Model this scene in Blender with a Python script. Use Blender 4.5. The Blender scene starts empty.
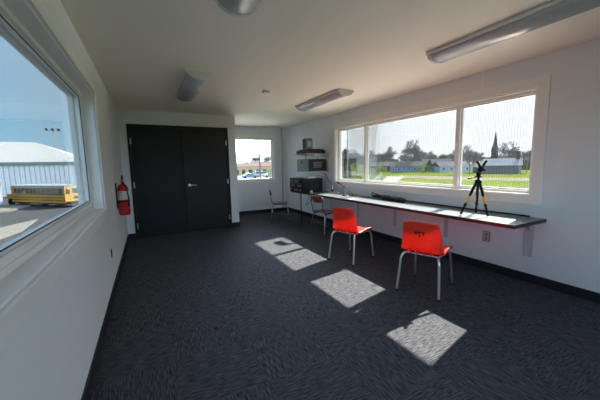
import bpy, bmesh, math, random
from mathutils import Vector, Matrix, Euler
random.seed(7)
SUN, SKY, EXPO = 10.6, 1.0, 1.50
GLOW, REAR, FARFILL = 2.5, .9, 20.0  # strengths of the extra sky brightness added as room fill
SC = bpy.context.scene
C = SC.collection
PI = math.pi

# ------------------------------------------------------------ room numbers
W, D1, D2, X1, H = 4.12, 6.274, 7.742, 2.19, 2.44
YB = -1.60            # wall behind the camera
GZ = -3.6             # ground level outside, the room is one storey up
DZ = 0.740            # desk height
CAM = Vector((0.4139, -0.0927, 1.357))
F, YAW, PITCH, ROLL = 288.71, 0.4834, 0.1209, -0.0193
fw = Vector((math.sin(YAW)*math.cos(PITCH), math.cos(YAW)*math.cos(PITCH), -math.sin(PITCH)))
rt = Vector((math.cos(YAW), -math.sin(YAW), 0)); up = rt.cross(fw)
rt = rt*math.cos(ROLL) + up*math.sin(ROLL); up = rt.cross(fw)

def az(px, dist, z=GZ):
    """point on the land at a compass bearing and a distance"""
    d = fw + rt*(px-300)/F - up*(166-200)/F
    d = Vector((d.x, d.y, 0)).normalized()
    return Vector((CAM.x+d.x*dist, CAM.y+d.y*dist, z))

# ------------------------------------------------------------ materials
def lin(c):
    return tuple((v/255/12.92 if v/255 <= .04045 else ((v/255+.055)/1.055)**2.4) for v in c)

def mat(name, col, rough=.6, metal=0., noise=0., nscale=8., bump=0., bscale=60., spec=.5, coat=0.):
    m = bpy.data.materials.new(name); m.use_nodes = True
    nt = m.node_tree; N = nt.nodes; L = nt.links
    b = N['Principled BSDF']
    col = tuple(col)+(1,)
    b.inputs['Roughness'].default_value = rough; b.inputs['Metallic'].default_value = metal
    b.inputs['Specular IOR Level'].default_value = spec
    b.inputs['Coat Weight'].default_value = coat
    tc = N.new('ShaderNodeTexCoord')
    no = N.new('ShaderNodeTexNoise'); no.inputs['Scale'].default_value = nscale; no.inputs['Detail'].default_value = 4
    L.new(tc.outputs['Object'], no.inputs['Vector'])
    mx = N.new('ShaderNodeMix'); mx.data_type = 'RGBA'
    k = max(noise, .01)
    mx.inputs['A'].default_value = tuple(max(0, v*(1-k)) for v in col[:3])+(1,)
    mx.inputs['B'].default_value = tuple(min(1, v*(1+k)) for v in col[:3])+(1,)
    L.new(no.outputs['Fac'], mx.inputs['Factor']); L.new(mx.outputs['Result'], b.inputs['Base Color'])
    if bump:
        n2 = N.new('ShaderNodeTexNoise'); n2.inputs['Scale'].default_value = bscale; n2.inputs['Detail'].default_value = 3
        L.new(tc.outputs['Object'], n2.inputs['Vector'])
        bp = N.new('ShaderNodeBump'); bp.inputs['Strength'].default_value = bump; bp.inputs['Distance'].default_value = .004
        L.new(n2.outputs['Fac'], bp.inputs['Height']); L.new(bp.outputs['Normal'], b.inputs['Normal'])
    return m

M = {}
M['wall'] = mat('painted_panel', (.79, .82, .84), .62, noise=.02, nscale=1.5, bump=.05, bscale=120)
M['ceil'] = mat('ceiling_paint', (.90, .85, .76), .7, noise=.02, nscale=1.2, bump=.05, bscale=90)
M['vinyl'] = mat('window_vinyl', (.86, .86, .84), .35, noise=.01)
M['casing'] = mat('casing_paint', (.86, .86, .84), .45, noise=.015)
M['base'] = mat('cove_base_rubber', (.012, .013, .016), .5)
M['door'] = mat('black_door_paint', (.009, .011, .015), .5, noise=.08, nscale=3, bump=.04, bscale=200, spec=.35)
M['door2'] = mat('black_door_paint_warm', (.014, .011, .012), .45, noise=.08, nscale=3, bump=.04, bscale=200, spec=.35)
M['steel'] = mat('brushed_steel', (.55, .56, .58), .28, 1., noise=.03, nscale=40)
M['chrome'] = mat('chrome_tube', (.86, .87, .88), .30, 1.)
M['tube'] = mat('worn_chrome_tube', (.50, .50, .52), .25, 1.)
M['darkmetal'] = mat('dark_metal', (.03, .03, .033), .4, .6)
M['black'] = mat('black_plastic', (.007, .007, .008), .55, noise=.1, spec=.25)
M['cloth'] = mat('black_nylon', (.012, .012, .015), .8, noise=.3, nscale=30, bump=.4, bscale=60)
M['rubber'] = mat('rubber_foot', (.02, .02, .02), .7)
M['white'] = mat('white_plastic', (.75, .75, .74), .4)
M['lens'] = mat('acrylic_lens', (.56, .57, .61), .25, noise=.02, nscale=3)
M['red'] = mat('extinguisher_red', (.50, .010, .012), .28, coat=.4)
M['yellow'] = mat('yellow_paint', (.80, .42, .01), .4)
M['grey'] = mat('grey_enamel', (.20, .20, .21), .45, noise=.05)
M['greydark'] = mat('dark_grey_enamel', (.012, .012, .014), .6, spec=.25)
M['shelf'] = mat('grey_shelf_board', (.42, .40, .37), .5, noise=.05, nscale=10)
M['paper'] = mat('paper_label', (.75, .74, .66), .6, noise=.04)
M['ivory'] = mat('outlet_plate', (.50, .47, .40), .45)
M['bracket'] = mat('painted_bracket', (.52, .56, .57), .45)

def desk_mat():
    m = mat('desk_laminate', (.125, .140, .158), .34, noise=.15, nscale=14, spec=.6)
    return m
M['desk'] = desk_mat()
M['deskedge'] = mat('desk_edge_band', (.012, .012, .014), .4)

def wood_mat(name, a, b_):
    m = bpy.data.materials.new(name); m.use_nodes = True
    nt = m.node_tree; N = nt.nodes; L = nt.links; b = N['Principled BSDF']
    tc = N.new('ShaderNodeTexCoord'); mp = N.new('ShaderNodeMapping'); mp.inputs['Scale'].default_value = (2, 30, 30)
    no = N.new('ShaderNodeTexNoise'); no.inputs['Scale'].default_value = 3
    cr = N.new('ShaderNodeValToRGB'); cr.color_ramp.elements[0].color = tuple(a)+(1,); cr.color_ramp.elements[1].color = tuple(b_)+(1,)
    cr.color_ramp.elements[0].position = .3; cr.color_ramp.elements[1].position = .7
    L.new(tc.outputs['Object'], mp.inputs['Vector']); L.new(mp.outputs['Vector'], no.inputs['Vector'])
    L.new(no.outputs['Fac'], cr.inputs['Fac']); L.new(cr.outputs['Color'], b.inputs['Base Color'])
    b.inputs['Roughness'].default_value = .3
    return m
M['plywood'] = wood_mat('varnished_plywood', (.15, .040, .024), (.28, .085, .05))

def plastic_red():
    m = bpy.data.materials.new('translucent_orange_plastic'); m.use_nodes = True
    nt = m.node_tree; N = nt.nodes; L = nt.links; b = N['Principled BSDF']
    tc = N.new('ShaderNodeTexCoord'); no = N.new('ShaderNodeTexNoise'); no.inputs['Scale'].default_value = 9; no.inputs['Detail'].default_value = 5
    L.new(tc.outputs['Object'], no.inputs['Vector'])
    mx = N.new('ShaderNodeMix'); mx.data_type = 'RGBA'
    mx.inputs['A'].default_value = (.82, .045, .020, 1); mx.inputs['B'].default_value = (.93, .07, .03, 1)
    L.new(no.outputs['Fac'], mx.inputs['Factor']); L.new(mx.outputs['Result'], b.inputs['Base Color'])
    b.inputs['Roughness'].default_value = .38
    tr = N.new('ShaderNodeBsdfTranslucent'); tr.inputs['Color'].default_value = (.75, .08, .035, 1)
    ms = N.new('ShaderNodeMixShader'); ms.inputs['Fac'].default_value = .26
    L.new(b.outputs[0], ms.inputs[1]); L.new(tr.outputs[0], ms.inputs[2])
    L.new(ms.outputs[0], N['Material Output'].inputs['Surface'])
    return m
M['orange'] = plastic_red()

def glass_mat(name, tint=(1, 1, 1), gl=.05):
    m = bpy.data.materials.new(name); m.use_nodes = True
    nt = m.node_tree; N = nt.nodes; L = nt.links
    N.remove(N['Principled BSDF'])
    t = N.new('ShaderNodeBsdfTransparent'); t.inputs['Color'].default_value = tuple(tint)+(1,)
    g = N.new('ShaderNodeBsdfGlossy'); g.inputs['Roughness'].default_value = .01
    fr = N.new('ShaderNodeFresnel'); fr.inputs['IOR'].default_value = 1.35
    mu = N.new('ShaderNodeMath'); mu.operation = 'MULTIPLY'; mu.inputs[1].default_value = gl*10
    ms = N.new('ShaderNodeMixShader')
    L.new(fr.outputs[0], mu.inputs[0]); L.new(mu.outputs[0], ms.inputs['Fac'])
    L.new(t.outputs[0], ms.inputs[1]); L.new(g.outputs[0], ms.inputs[2])
    L.new(ms.outputs[0], N['Material Output'].inputs['Surface'])
    return m
M['glass'] = glass_mat('window_glass', (.96, .98, .97), .06)

def carpet_mat():
    m = bpy.data.materials.new('carpet_tile'); m.use_nodes = True
    nt = m.node_tree; N = nt.nodes; L = nt.links; b = N['Principled BSDF']
    b.inputs['Roughness'].default_value = .95; b.inputs['Specular IOR Level'].default_value = .15
    tc = N.new('ShaderNodeTexCoord')
    ch = N.new('ShaderNodeTexChecker'); ch.inputs['Scale'].default_value = 1/.5
    ch.inputs['Color1'].default_value = (1, 1, 1, 1); ch.inputs['Color2'].default_value = (0, 0, 0, 1)
    L.new(tc.outputs['Object'], ch.inputs['Vector'])
    vals = []
    for sc in ((13, 130, 1), (130, 13, 1)):
        mp = N.new('ShaderNodeMapping'); mp.inputs['Scale'].default_value = sc
        no = N.new('ShaderNodeTexNoise'); no.inputs['Scale'].default_value = 1.; no.inputs['Detail'].default_value = 2.5; no.inputs['Roughness'].default_value = .6
        L.new(tc.outputs['Object'], mp.inputs['Vector']); L.new(mp.outputs['Vector'], no.inputs['Vector']); vals.append(no)
    mx = N.new('ShaderNodeMix'); mx.data_type = 'FLOAT'
    L.new(ch.outputs['Fac'], mx.inputs['Factor']); L.new(vals[0].outputs['Fac'], mx.inputs['A']); L.new(vals[1].outputs['Fac'], mx.inputs['B'])
    fine = N.new('ShaderNodeTexNoise'); fine.inputs['Scale'].default_value = 140; fine.inputs['Detail'].default_value = 2
    L.new(tc.outputs['Object'], fine.inputs['Vector'])
    ad = N.new('ShaderNodeMath'); ad.operation = 'MULTIPLY_ADD'; ad.inputs[1].default_value = .22
    L.new(fine.outputs['Fac'], ad.inputs[0]); L.new(mx.outputs['Result'], ad.inputs[2])
    cr = N.new('ShaderNodeValToRGB'); e = cr.color_ramp.elements
    e[0].position = .475; e[0].color = (.014, .019, .036, 1)
    e[1].position = .78; e[1].color = (.108, .106, .110, 1)
    L.new(ad.outputs[0], cr.inputs['Fac']); L.new(cr.outputs['Color'], b.inputs['Base Color'])
    bp = N.new('ShaderNodeBump'); bp.inputs['Strength'].default_value = .35; bp.inputs['Distance'].default_value = .004
    L.new(ad.outputs[0], bp.inputs['Height']); L.new(bp.outputs['Normal'], b.inputs['Normal'])
    return m
M['carpet'] = carpet_mat()

# ------------------------------------------------------------ mesh helpers
def add_box(bm, x0, x1, y0, y1, z0, z1, bev=0.):
    r = bmesh.ops.create_cube(bm, size=1)
    vs = r['verts']
    for v in vs:
        v.co = Vector((x0+(v.co.x+.5)*(x1-x0), y0+(v.co.y+.5)*(y1-y0), z0+(v.co.z+.5)*(z1-z0)))
    if bev:
        es = list({e for v in vs for e in v.link_edges})
        bmesh.ops.bevel(bm, geom=es, offset=bev, segments=2, affect='EDGES', profile=.6)
    return vs

def add_tube(bm, pts, r, seg=8, cap=True):
    pts = [Vector(p) for p in pts]
    rings = []
    prev = None
    for i, p in enumerate(pts):
        t = (pts[min(i+1, len(pts)-1)]-pts[max(i-1, 0)]).normalized()
        a = prev if prev is not None else (Vector((0, 0, 1)) if abs(t.z) < .9 else Vector((1, 0, 0)))
        n = (a - t*a.dot(t))
        if n.length < 1e-4: n = t.orthogonal()
        n.normalize(); prev = n
        bno = t.cross(n)
        rr = r[i] if isinstance(r, (list, tuple)) else r
        rings.append([bm.verts.new(p+n*math.cos(2*PI*k/seg)*rr+bno*math.sin(2*PI*k/seg)*rr) for k in range(seg)])
    for a, b in zip(rings, rings[1:]):
        for k in range(seg):
            bm.faces.new((a[k], a[(k+1) % seg], b[(k+1) % seg], b[k]))
    if cap:
        bm.faces.new(rings[0][::-1]); bm.faces.new(rings[-1])

def smooth_path(pts, n=6):
    """Catmull-Rom through points"""
    P = [Vector(p) for p in pts]; P = [P[0]*2-P[1]]+P+[P[-1]*2-P[-2]]
    out = []
    for i in range(1, len(P)-2):
        for k in range(n):
            t = k/n
            out.append(.5*((2*P[i])+(P[i+1]-P[i-1])*t+(2*P[i-1]-5*P[i]+4*P[i+1]-P[i+2])*t*t+(3*P[i]-P[i-1]-3*P[i+1]+P[i+2])*t**3))
    out.append(P[-2]); return out

def add_lathe(bm, prof, seg=20, cx=0, cy=0):
    rings = []
    for r, z in prof:
        rings.append([bm.verts.new((cx+r*math.cos(2*PI*k/seg), cy+r*math.sin(2*PI*k/seg), z)) for k in range(seg)])
    for a, b in zip(rings, rings[1:]):
        for k in range(seg):
            bm.faces.new((a[k], a[(k+1) % seg], b[(k+1) % seg], b[k]))
    bm.faces.new(rings[0][::-1]); bm.faces.new(rings[-1])

def add_prism(bm, poly, axis, a, b):
    """poly in the two other axes (cyclic order), extruded along axis from a to b"""
    def mk(p, t):
        return {'x': (t, p[0], p[1]), 'y': (p[0], t, p[1]), 'z': (p[0], p[1], t)}[axis]
    A = [bm.verts.new(mk(p, a)) for p in poly]; B = [bm.verts.new(mk(p, b)) for p in poly]
    n = len(poly)
    bm.faces.new(A); bm.faces.new(B[::-1])
    for i in range(n):
        bm.faces.new((A[i], B[i], B[(i+1) % n], A[(i+1) % n]))

def obj(name, bm, m, parent=None, smooth=False, loc=None):
    bmesh.ops.recalc_face_normals(bm, faces=bm.faces[:])
    me = bpy.data.meshes.new(name); bm.to_mesh(me); bm.free()
    me.materials.append(m)
    if smooth:
        for p in me.polygons: p.use_smooth = True
        try: me.set_sharp_from_angle(angle=math.radians(40))
        except Exception: pass
    o = bpy.data.objects.new(name, me); C.objects.link(o)
    if loc is not None: o.location = loc
    if parent is not None: o.parent = parent
    return o

def tag(o, label, cat, group=None, kind=None):
    o['label'] = label; o['category'] = cat
    if group: o['group'] = group
    if kind: o['kind'] = kind
    return o

def thing(name, label, cat, loc=(0, 0, 0), rz=0., group=None):
    o = bpy.data.objects.new(name, None); C.objects.link(o); o.empty_display_size = .1
    o.location = loc; o.rotation_euler = (0, 0, rz)
    return tag(o, label, cat, group)

def struct(name, bm, m, parent=None, smooth=False):
    o = obj(name, bm, m, parent, smooth)
    if parent is None: o['kind'] = 'structure'
    return o

def box(*a, **k):
    bm = bmesh.new(); add_box(bm, *a, **k); return bm

def dup(root, loc, rz, label, group=None):
    r = root.copy(); C.objects.link(r); r.location = loc; r.rotation_euler = (0, 0, rz); r['label'] = label
    if group: r['group'] = group
    for ch in list(root.children):
        c = ch.copy(); C.objects.link(c); c.parent = r
        for g in ch.children:
            d = g.copy(); C.objects.link(d); d.parent = c
    return r

# ------------------------------------------------------------ shell of the room
T = .15
# openings: (y0, y1, z0, z1)
LW = (-.35, 3.43, .945, 2.10)
RW = (1.520, 5.245, .975, 2.125)
BW = (2.34, 3.695, .945, 2.12)      # along x on the far wall

def wall_x(name, x0, x1, ya, yb, op):
    bm = bmesh.new()
    y0, y1, z0, z1 = op
    add_box(bm, x0, x1, ya, y0, 0, H); add_box(bm, x0, x1, y1, yb, 0, H)
    add_box(bm, x0, x1, y0, y1, 0, z0); add_box(bm, x0, x1, y0, y1, z1, H)
    return struct(name, bm, M['wall'])
wall_x('wall_left', -T, 0, YB, D2, LW)
wall_x('wall_right', W, W+T, YB, D2, RW)
bm = bmesh.new()
x0, x1, z0, z1 = BW
add_box(bm, X1, x0, D2, D2+T, 0, H); add_box(bm, x1, W+T, D2, D2+T, 0, H)
add_box(bm, x0, x1, D2, D2+T, 0, z0); add_box(bm, x0, x1, D2, D2+T, z1, H)
add_box(bm, -T, X1, D2, D2+T, 0, H)
struct('wall_back', bm, M['wall'])
# partition with the double door
DL, DR, DT = .130, 2.021, 2.181
bm = bmesh.new()
add_box(bm, 0, DL, D1, D1+.12, 0, H); add_box(bm, DR, X1, D1, D1+.12, 0, H); add_box(bm, DL, DR, D1, D1+.12, DT, H)
add_box(bm, X1-.12, X1, D1+.12, D2, 0, H)
struct('wall_closet', bm, M['wall'])
bm = bmesh.new()
RX0, RX1, RZ0, RZ1 = .45, 3.70, .80, 2.20
add_box(bm, -T, RX0, YB-T, YB, 0, H); add_box(bm, RX1, W+T, YB-T, YB, 0, H); add_box(bm, RX0, RX1, YB-T, YB, 0, RZ0); add_box(bm, RX0, RX1, YB-T, YB, RZ1, H)  # opening added so sky light reaches the near end
struct('wall_rear', bm, M['wall'])
struct('floor', box(-T, W+T, YB-T, D2+T, -.2, 0), M['carpet'])
struct('ceiling', box(-T-.3, W+T, YB-T-.3, D2+T+.3, H, H+.12), M['ceil'])
struct('trim_eave', box(W+T, W+.80, YB-T-.3, D2+T+.3, H-.02, H+.12), M['vinyl'])

# baseboards (black rubber cove base)
bh, bt = .098, .012
def cove(bm, x0, x1, y0, y1): add_box(bm, x0, x1, y0, y1, 0, bh, bev=.003)
for nm, b_ in (('left', (0, bt, YB, D1)), ('right', (W-bt, W, YB, D2-bt)), ('back', (X1+bt, W-bt, D2-bt, D2)),
               ('closet', (X1, X1+bt, D1, D2)), ('partition', (bt, DL, D1-bt, D1)), ('partition_end', (DR, X1+bt, D1-bt, D1)), ('rear', (bt, W-bt, YB, YB+bt))):
    struct('baseboard_'+nm, box(*b_, 0, bh, bev=.003), M['base'])

# panel seams and corner strips
struct('trim_1', box(W-.006, W, 2.09, 2.13, 2.23, H, bev=.002), M['casing'])
struct('trim_2', box(3.93, 3.97, D2-.035, D2, bh, H, bev=.006), M['bracket'])
for i, yy in enumerate((4.75, 5.95)):
    struct('trim_%d' % (3+i), box(0, .003, yy, yy+.035, bh, H), M['wall'])

# ------------------------------------------------------------ windows
def ring_box_x(bm, x0, x1, y0, y1, z0, z1, w, bev=.004):
    add_box(bm, x0, x1, y0, y0+w, z0, z1, bev); add_box(bm, x0, x1, y1-w, y1, z0, z1, bev)
    add_box(bm, x0, x1, y0+w, y1-w, z0, z0+w, bev); add_box(bm, x0, x1, y0+w, y1-w, z1-w, z1, bev)
def ring_box_y(bm, y0, y1, x0, x1, z0, z1, w, bev=.004):
    add_box(bm, x0, x0+w, y0, y1, z0, z1, bev); add_box(bm, x1-w, x1, y0, y1, z0, z1, bev)
    add_box(bm, x0+w, x1-w, y0, y1, z0, z0+w, bev); add_box(bm, x0+w, x1-w, y0, y1, z1-w, z1, bev)
E_ = .0008
# left window
bm = bmesh.new(); y0, y1, z0, z1 = LW
ring_box_x(bm, 0, .018, y0-.09, y1+.09, z0-.09, z1+.09, .09)          # casing
c = struct('window_1', bm, M['casing'])
bm = bmesh.new(); ring_box_x(bm, -.125, -.001, y0+E_, y1-E_, z0+E_, z1-E_, .014, .002); obj('window_jamb', bm, M['casing'], c)
bm = bmesh.new(); ring_box_x(bm, -.148, -.085, y0+.015, y1-.015, z0+.015, z1-.015, .032); obj('window_frame', bm, M['vinyl'], c)
bm = bmesh.new(); ring_box_x(bm, -.135, -.105, y0+.048, y1-.048, z0+.086, z1-.048, .022); add_box(bm, -.148, -.095, y0+.048, y1-.048, z0+.047, z0+.086); obj('window_sash', bm, M['vinyl'], c)
bm = bmesh.new(); ring_box_x(bm, -.1045, -.1005, y0+.066, y1-.066, z0+.104, z1-.066, .005, 0); obj('window_gasket', bm, M['black'], c)
bm = bmesh.new(); ring_box_x(bm, -.195, -.1505, y0+.02, y1-.02, z0+.02, z1-.02, .040); obj('outer_frame', bm, M['vinyl'], c)
obj('window_pane', box(-.122, -.118, y0+.071, y1-.071, z0+.109, z1-.071), M['glass'], c)
# right window: three lights
bm = bmesh.new(); y0, y1, z0, z1 = RW
ring_box_x(bm, W-.018, W, y0-.105, y1+.09, z0-.10, z1+.10, .09)
add_box(bm, W-.018, W, y0-.016, y0-.0005, z0-.0005, z1+.0005); add_box(bm, W-.018, W, y0-.016, y1+.0005, z0-.011, z0-.0005); add_box(bm, W-.018, W, y0-.016, y1+.0005, z1+.0005, z1+.011)
c = struct('window_2', bm, M['casing'])
bm = bmesh.new(); ring_box_x(bm, W+.001, W+.10, y0+E_, y1-E_, z0+E_, z1-E_, .014, .002); obj('window_jamb', bm, M['casing'], c)
bm = bmesh.new(); ring_box_x(bm, W+.06, W+.145, y0+.015, y1-.015, z0+.015, z1-.015, .030); obj('window_frame', bm, M['vinyl'], c)
m1, m2 = 4.330, 2.440
for a, b in ((m1-.022, m1+.022), (m2-.030, m2+.030)):
    bm = bmesh.new(); add_box(bm, W+.055, W+.140, a, b, z0+.046, z1-.046, .004); obj('window_mullion', bm, M['vinyl'], c)
for a, b, xx in ((y0+.046, m2-.031, W+.085), (m2+.031, m1-.023, W+.09), (m1+.023, y1-.046, W+.085)):
    bm = bmesh.new(); ring_box_x(bm, xx, xx+.03, a, b, z0+.046, z1-.046, .016, .003); s = obj('window_sash', bm, M['vinyl'], c)
    obj('window_pane', box(xx+.013, xx+.017, a+.017, b-.017, z0+.063, z1-.063), M['glass'], s)
for yy, zz in ((m1+.002, 1.55), (m2+.002, 1.55)):
    obj('sash_latch', box(W+.04, W+.055, yy-.012, yy+.012, zz-.04, zz+.04, bev=.003), M['vinyl'], c)
# protective wire mesh outside the right window
bm = bmesh.new(); wt = .0008; sp = .0315; xx = W+.20
y = y0-.05
while y < y1+.05:
    add_box(bm, xx, xx+.002, y-wt, y+wt, z0-.05, z1+.05); y += sp
z = z0-.05
while z < z1+.05:
    add_box(bm, xx+.0022, xx+.0040, y0-.05, y1+.05, z-wt, z+wt); z += sp
g = tag(obj('wire_mesh_screen', bm, M['grey']), 'fine square wire mesh guard covering the outside of the long window', 'window screen')
bm = bmesh.new(); ring_box_x(bm, W+.151, W+.21, y0-.09, y1+.09, z0-.09, z1+.09, .035, .003); obj('mesh_frame', bm, M['vinyl'], g)
# back window
bm = bmesh.new(); x0, x1, z0, z1 = BW
ring_box_y(bm, D2-.018, D2, x0-.09, x1+.09, z0-.09, z1+.09, .09)
c = struct('window_3', bm, M['casing'])
bm = bmesh.new(); ring_box_y(bm, D2+.001, D2+.10, x0+E_, x1-E_, z0+E_, z1-E_, .014, .002); obj('window_jamb', bm, M['casing'], c)
bm = bmesh.new(); ring_box_y(bm, D2+.06, D2+.145, x0+.015, x1-.015, z0+.015, z1-.015, .032); obj('window_frame', bm, M['vinyl'], c)
obj('window_mullion', box(3.287, 3.303, D2+.07, D2+.13, z0+.047, z1-.047, bev=.004), M['grey'], c)
obj('window_pane', box(x0+.047, 3.277, D2+.098, D2+.102, z0+.047, z1-.047), M['glass'], c)
obj('window_pane', box(3.313, x1-.047, D2+.098, D2+.102, z0+.047, z1-.047), M['glass'], c)

bm = bmesh.new(); ring_box_y(bm, YB, YB+.018, RX0-.09, RX1+.09, RZ0-.09, RZ1+.09, .09)
c = struct('window_fill_rear', bm, M['casing'])  # added window behind the camera, lets in fill light
bm = bmesh.new(); ring_box_y(bm, YB-.14, YB-.001, RX0+E_, RX1-E_, RZ0+E_, RZ1-E_, .045); obj('window_frame', bm, M['vinyl'], c)
obj('window_pane', box(RX0+.047, RX1-.047, YB-.09, YB-.086, RZ0+.047, RZ1-.047), M['glass'], c)

# ------------------------------------------------------------ double door
def dframe(bm):
    w = .045
    add_box(bm, DL+E_, DL+w, D1-.012, D1+.12, 0, DT-E_, .003); add_box(bm, DR-w, DR-E_, D1-.012, D1+.12, 0, DT-E_, .003)
    add_box(bm, DL+w, DR-w, D1-.012, D1+.12, DT-w, DT-E_, .003)
bm = bmesh.new(); dframe(bm); struct('trim_door_frame', bm, M['door'])
mid = 1.105
def leaf(n, xa, xb, mt, hx, lever):
    d = struct('door_%d' % n, box(xa, xb, D1+.004, D1+.049, .008, DT-.050, bev=.002), mt)
    for hz in (1.86, 1.03, .235):
        bm = bmesh.new()
        add_tube(bm, [(hx, D1-.012, hz-.055), (hx, D1-.012, hz+.055)], .008, 10)
        add_box(bm, hx-.016, hx+.016, D1-.0075, D1+.0035, hz-.05, hz+.05)
        obj('door_hinge', bm, M['steel'], d, True)
    if lever:
        lx = xa+.070; bm = bmesh.new()
        add_tube(bm, [(lx, D1+.003, .985), (lx, D1-.012, .985)], .027, 20)
        add_tube(bm, [(lx, D1-.010, .985), (lx, D1-.055, .985)], .010, 10)
        add_tube(bm, smooth_path([(lx-.010, D1-.055, .985), (lx+.04, D1-.057, .985), (lx+.125, D1-.050, .982)]), [.010]*4+[.009]*9, 10)
        obj('door_handle', bm, M['chrome'], d, True)
        bm = bmesh.new(); add_box(bm, xa-.026, xa-.003, D1-.004, D1+.0035, .95, 1.02, .002); obj('strike_plate', bm, M['steel'], d)
    else:
        bm = bmesh.new(); add_box(bm, xb-.028, xb+.0015, D1-.006, D1+.0035, .02, DT-.06, .002); obj('astragal', bm, M['door'], d)
leaf(1, DL+.048, mid-.002, M['door'], DL+.046, False)
leaf(2, mid+.002, DR-.048, M['door2'], DR-.046, True)

# ------------------------------------------------------------ desk counter
Y0, Y1, XF = 1.358, 6.23, 3.499
bm = bmesh.new(); add_box(bm, XF+.004, W-.002, Y0+.004, Y1-.004, DZ-.036, DZ, .002)
desk = tag(obj('desk_counter', bm, M['desk']), 'long dark grey wall-mounted counter running under the wide window', 'desk')
bm = bmesh.new()
add_box(bm, XF-.002, XF+.0035, Y0-.002, Y1+.002, DZ-.038, DZ-.0005, .001)
add_box(bm, XF+.004, W-.002, Y0-.002, Y0+.0035, DZ-.038, DZ-.0005, .001)
add_box(bm, XF+.004, W-.002, Y1-.0035, Y1+.002, DZ-.038, DZ-.0005, .001)
obj('edge_band', bm, M['deskedge'], desk)
places = ['nearest the camera, beyond the outlet', 'second from the camera, left of the outlet', 'third from the camera, between the orange chairs', 'fourth from the camera, beside the farther orange chair', 'farthest, by the red wooden chair']
for i, yy in enumerate((1.50, 2.51, 3.47, 4.45, 5.42)):
    bm = bmesh.new()
    add_box(bm, W-.008, W-.001, yy-(.045 if i == 0 else .03), yy+(.045 if i == 0 else .03), .29, DZ-.039, .001)
    add_box(bm, W-.42, W-.009, yy-.03, yy+.03, DZ-.047, DZ-.0385, .001)
    b = thing('desk_bracket', 'pale angle bracket under the counter, '+places[i], 'bracket', (W-.004, yy, DZ-.04))
    o = obj('bracket_plate', bm, M['bracket'], b); o.location = (-(W-.004), -yy, -(DZ-.04))
    bm = bmesh.new(); add_prism(bm, [(W-.009, DZ-.16), (W-.05, DZ-.075), (W-.14, DZ-.048), (W-.009, DZ-.048)], 'y', yy-.004, yy+.004)
    o = obj('bracket_gusset', bm, M['bracket'], b); o.location = (-(W-.004), -yy, -(DZ-.04))

# ------------------------------------------------------------ orange school chairs
def chair_profile(n=26):
    pts = [(.222, .405), (.216, .432), (.185, .446), (.10, .447), (0, .438), (-.09, .434), (-.150, .442), (-.188, .478), (-.203, .54), (-.218, .62), (-.234, .69), (-.252, .745), (-.264, .778)]
    P = smooth_path([(x, 0, z) for x, z in pts], 3)
    return [(p.x, p.z) for p in P]
def shell_bm():
    prof = chair_profile(); bm = bmesh.new(); nu = 17; rows = []
    n = len(prof)
    for i, (x, z) in enumerate(prof):
        t = i/(n-1)
        if t < .14: hw = .188+.020*math.sin(t/.14*PI/2)
        elif t < .55: hw = .208+.008*(t-.14)/.41
        else: hw = .214-.048*((t-.55)/.45)
        if t > .93: hw -= .045*((t-.93)/.07)**2.2
        if t < .06: hw -= .02*(1-t/.06)
        row = []
        for k in range(nu):
            u = -1+2*k/(nu-1)
            e = abs(u)**3
            dx = dz = 0
            if t > .5:  # backrest wings bend forward
                s = min(1, (t-.5)/.12); dx = .040*e*s + .012*(1-u*u)*-s
            else:
                s = 1-max(0, (t-.38)/.12) if t > .38 else 1
                s *= min(1, t/.12); dz = .014*e*s-.010*(1-u*u)*s
            zz = z+dz
            if t > .93: zz -= .012*u*u*((t-.93)/.07)
            row.append(bm.verts.new((x+dx, u*hw, zz)))
        rows.append(row)
    for a, b in zip(rows, rows[1:]):
        for k in range(nu-1): bm.faces.new((a[k], a[k+1], b[k+1], b[k]))
    return bm

def orange_chair(name, label, loc, rz):
    t = thing(name, label, 'chair', loc, rz)
    o = obj('seat_shell', shell_bm(), M['orange'], t, True)
    sm = o.modifiers.new('thick', 'SOLIDIFY'); sm.thickness = .007; sm.offset = 0
    # lower rim and mounting bosses
    bm = bmesh.new()
    for yy in (-.10, -.035, .035, .10):
        add_prism(bm, [(-.205, .440), (-.195, .418), (-.150, .418), (-.150, .431), (-.185, .462), (-.204, .520)], 'y', yy-.004, yy+.004)
    obj('shell_rib', bm, M['orange'], t)
    # frame: under-seat tubes
    bm = bmesh.new(); zt = .408
    for s in (-1, 1):
        add_tube(bm, [(-.175, s*.165, zt), (.16, s*.165, zt)], .011, 10)
    for xx in (-.13, .11): add_tube(bm, [(xx, -.165, zt-.002), (xx, .165, zt-.002)], .009, 8)
    obj('seat_frame', bm, M['chrome'], t, True)
    for s in (-1, 1):
        for fr in (0, 1):
            if fr: path = [(.13, s*.165, zt), (.185, s*.172, zt-.010), (.212, s*.182, zt-.055), (.222, s*.188, zt-.14), (.250, s*.204, .012)]
            else: path = [(-.15, s*.165, zt), (-.19, s*.176, zt-.008), (-.212, s*.188, zt-.045), (-.222, s*.194, zt-.12), (-.262, s*.210, .012)]
            bm = bmesh.new(); add_tube(bm, smooth_path(path, 5), .0125, 10)
            lg = obj('leg', bm, M['chrome'] if not fr else M['chrome'], t, True)
            e = path[-1]; bm = bmesh.new(); add_lathe(bm, [(.011, 0), (.0155, .003), (.0155, .022), (.0135, .030)], 12, e[0], e[1])
            obj('foot_glide', bm, M['rubber'], lg, True)
    # dark stencilled mark on the back of the shell
    return t
c1 = orange_chair('plastic_chair', 'orange molded plastic school chair nearest the camera, dark letters stencilled on its back', (3.005, 1.945, 0), math.radians(21))
c2 = orange_chair('plastic_chair', 'orange molded plastic school chair without letters, between the lettered one and the wooden chairs', (2.935, 3.14, 0), math.radians(17))
bm = bmesh.new()
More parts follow.
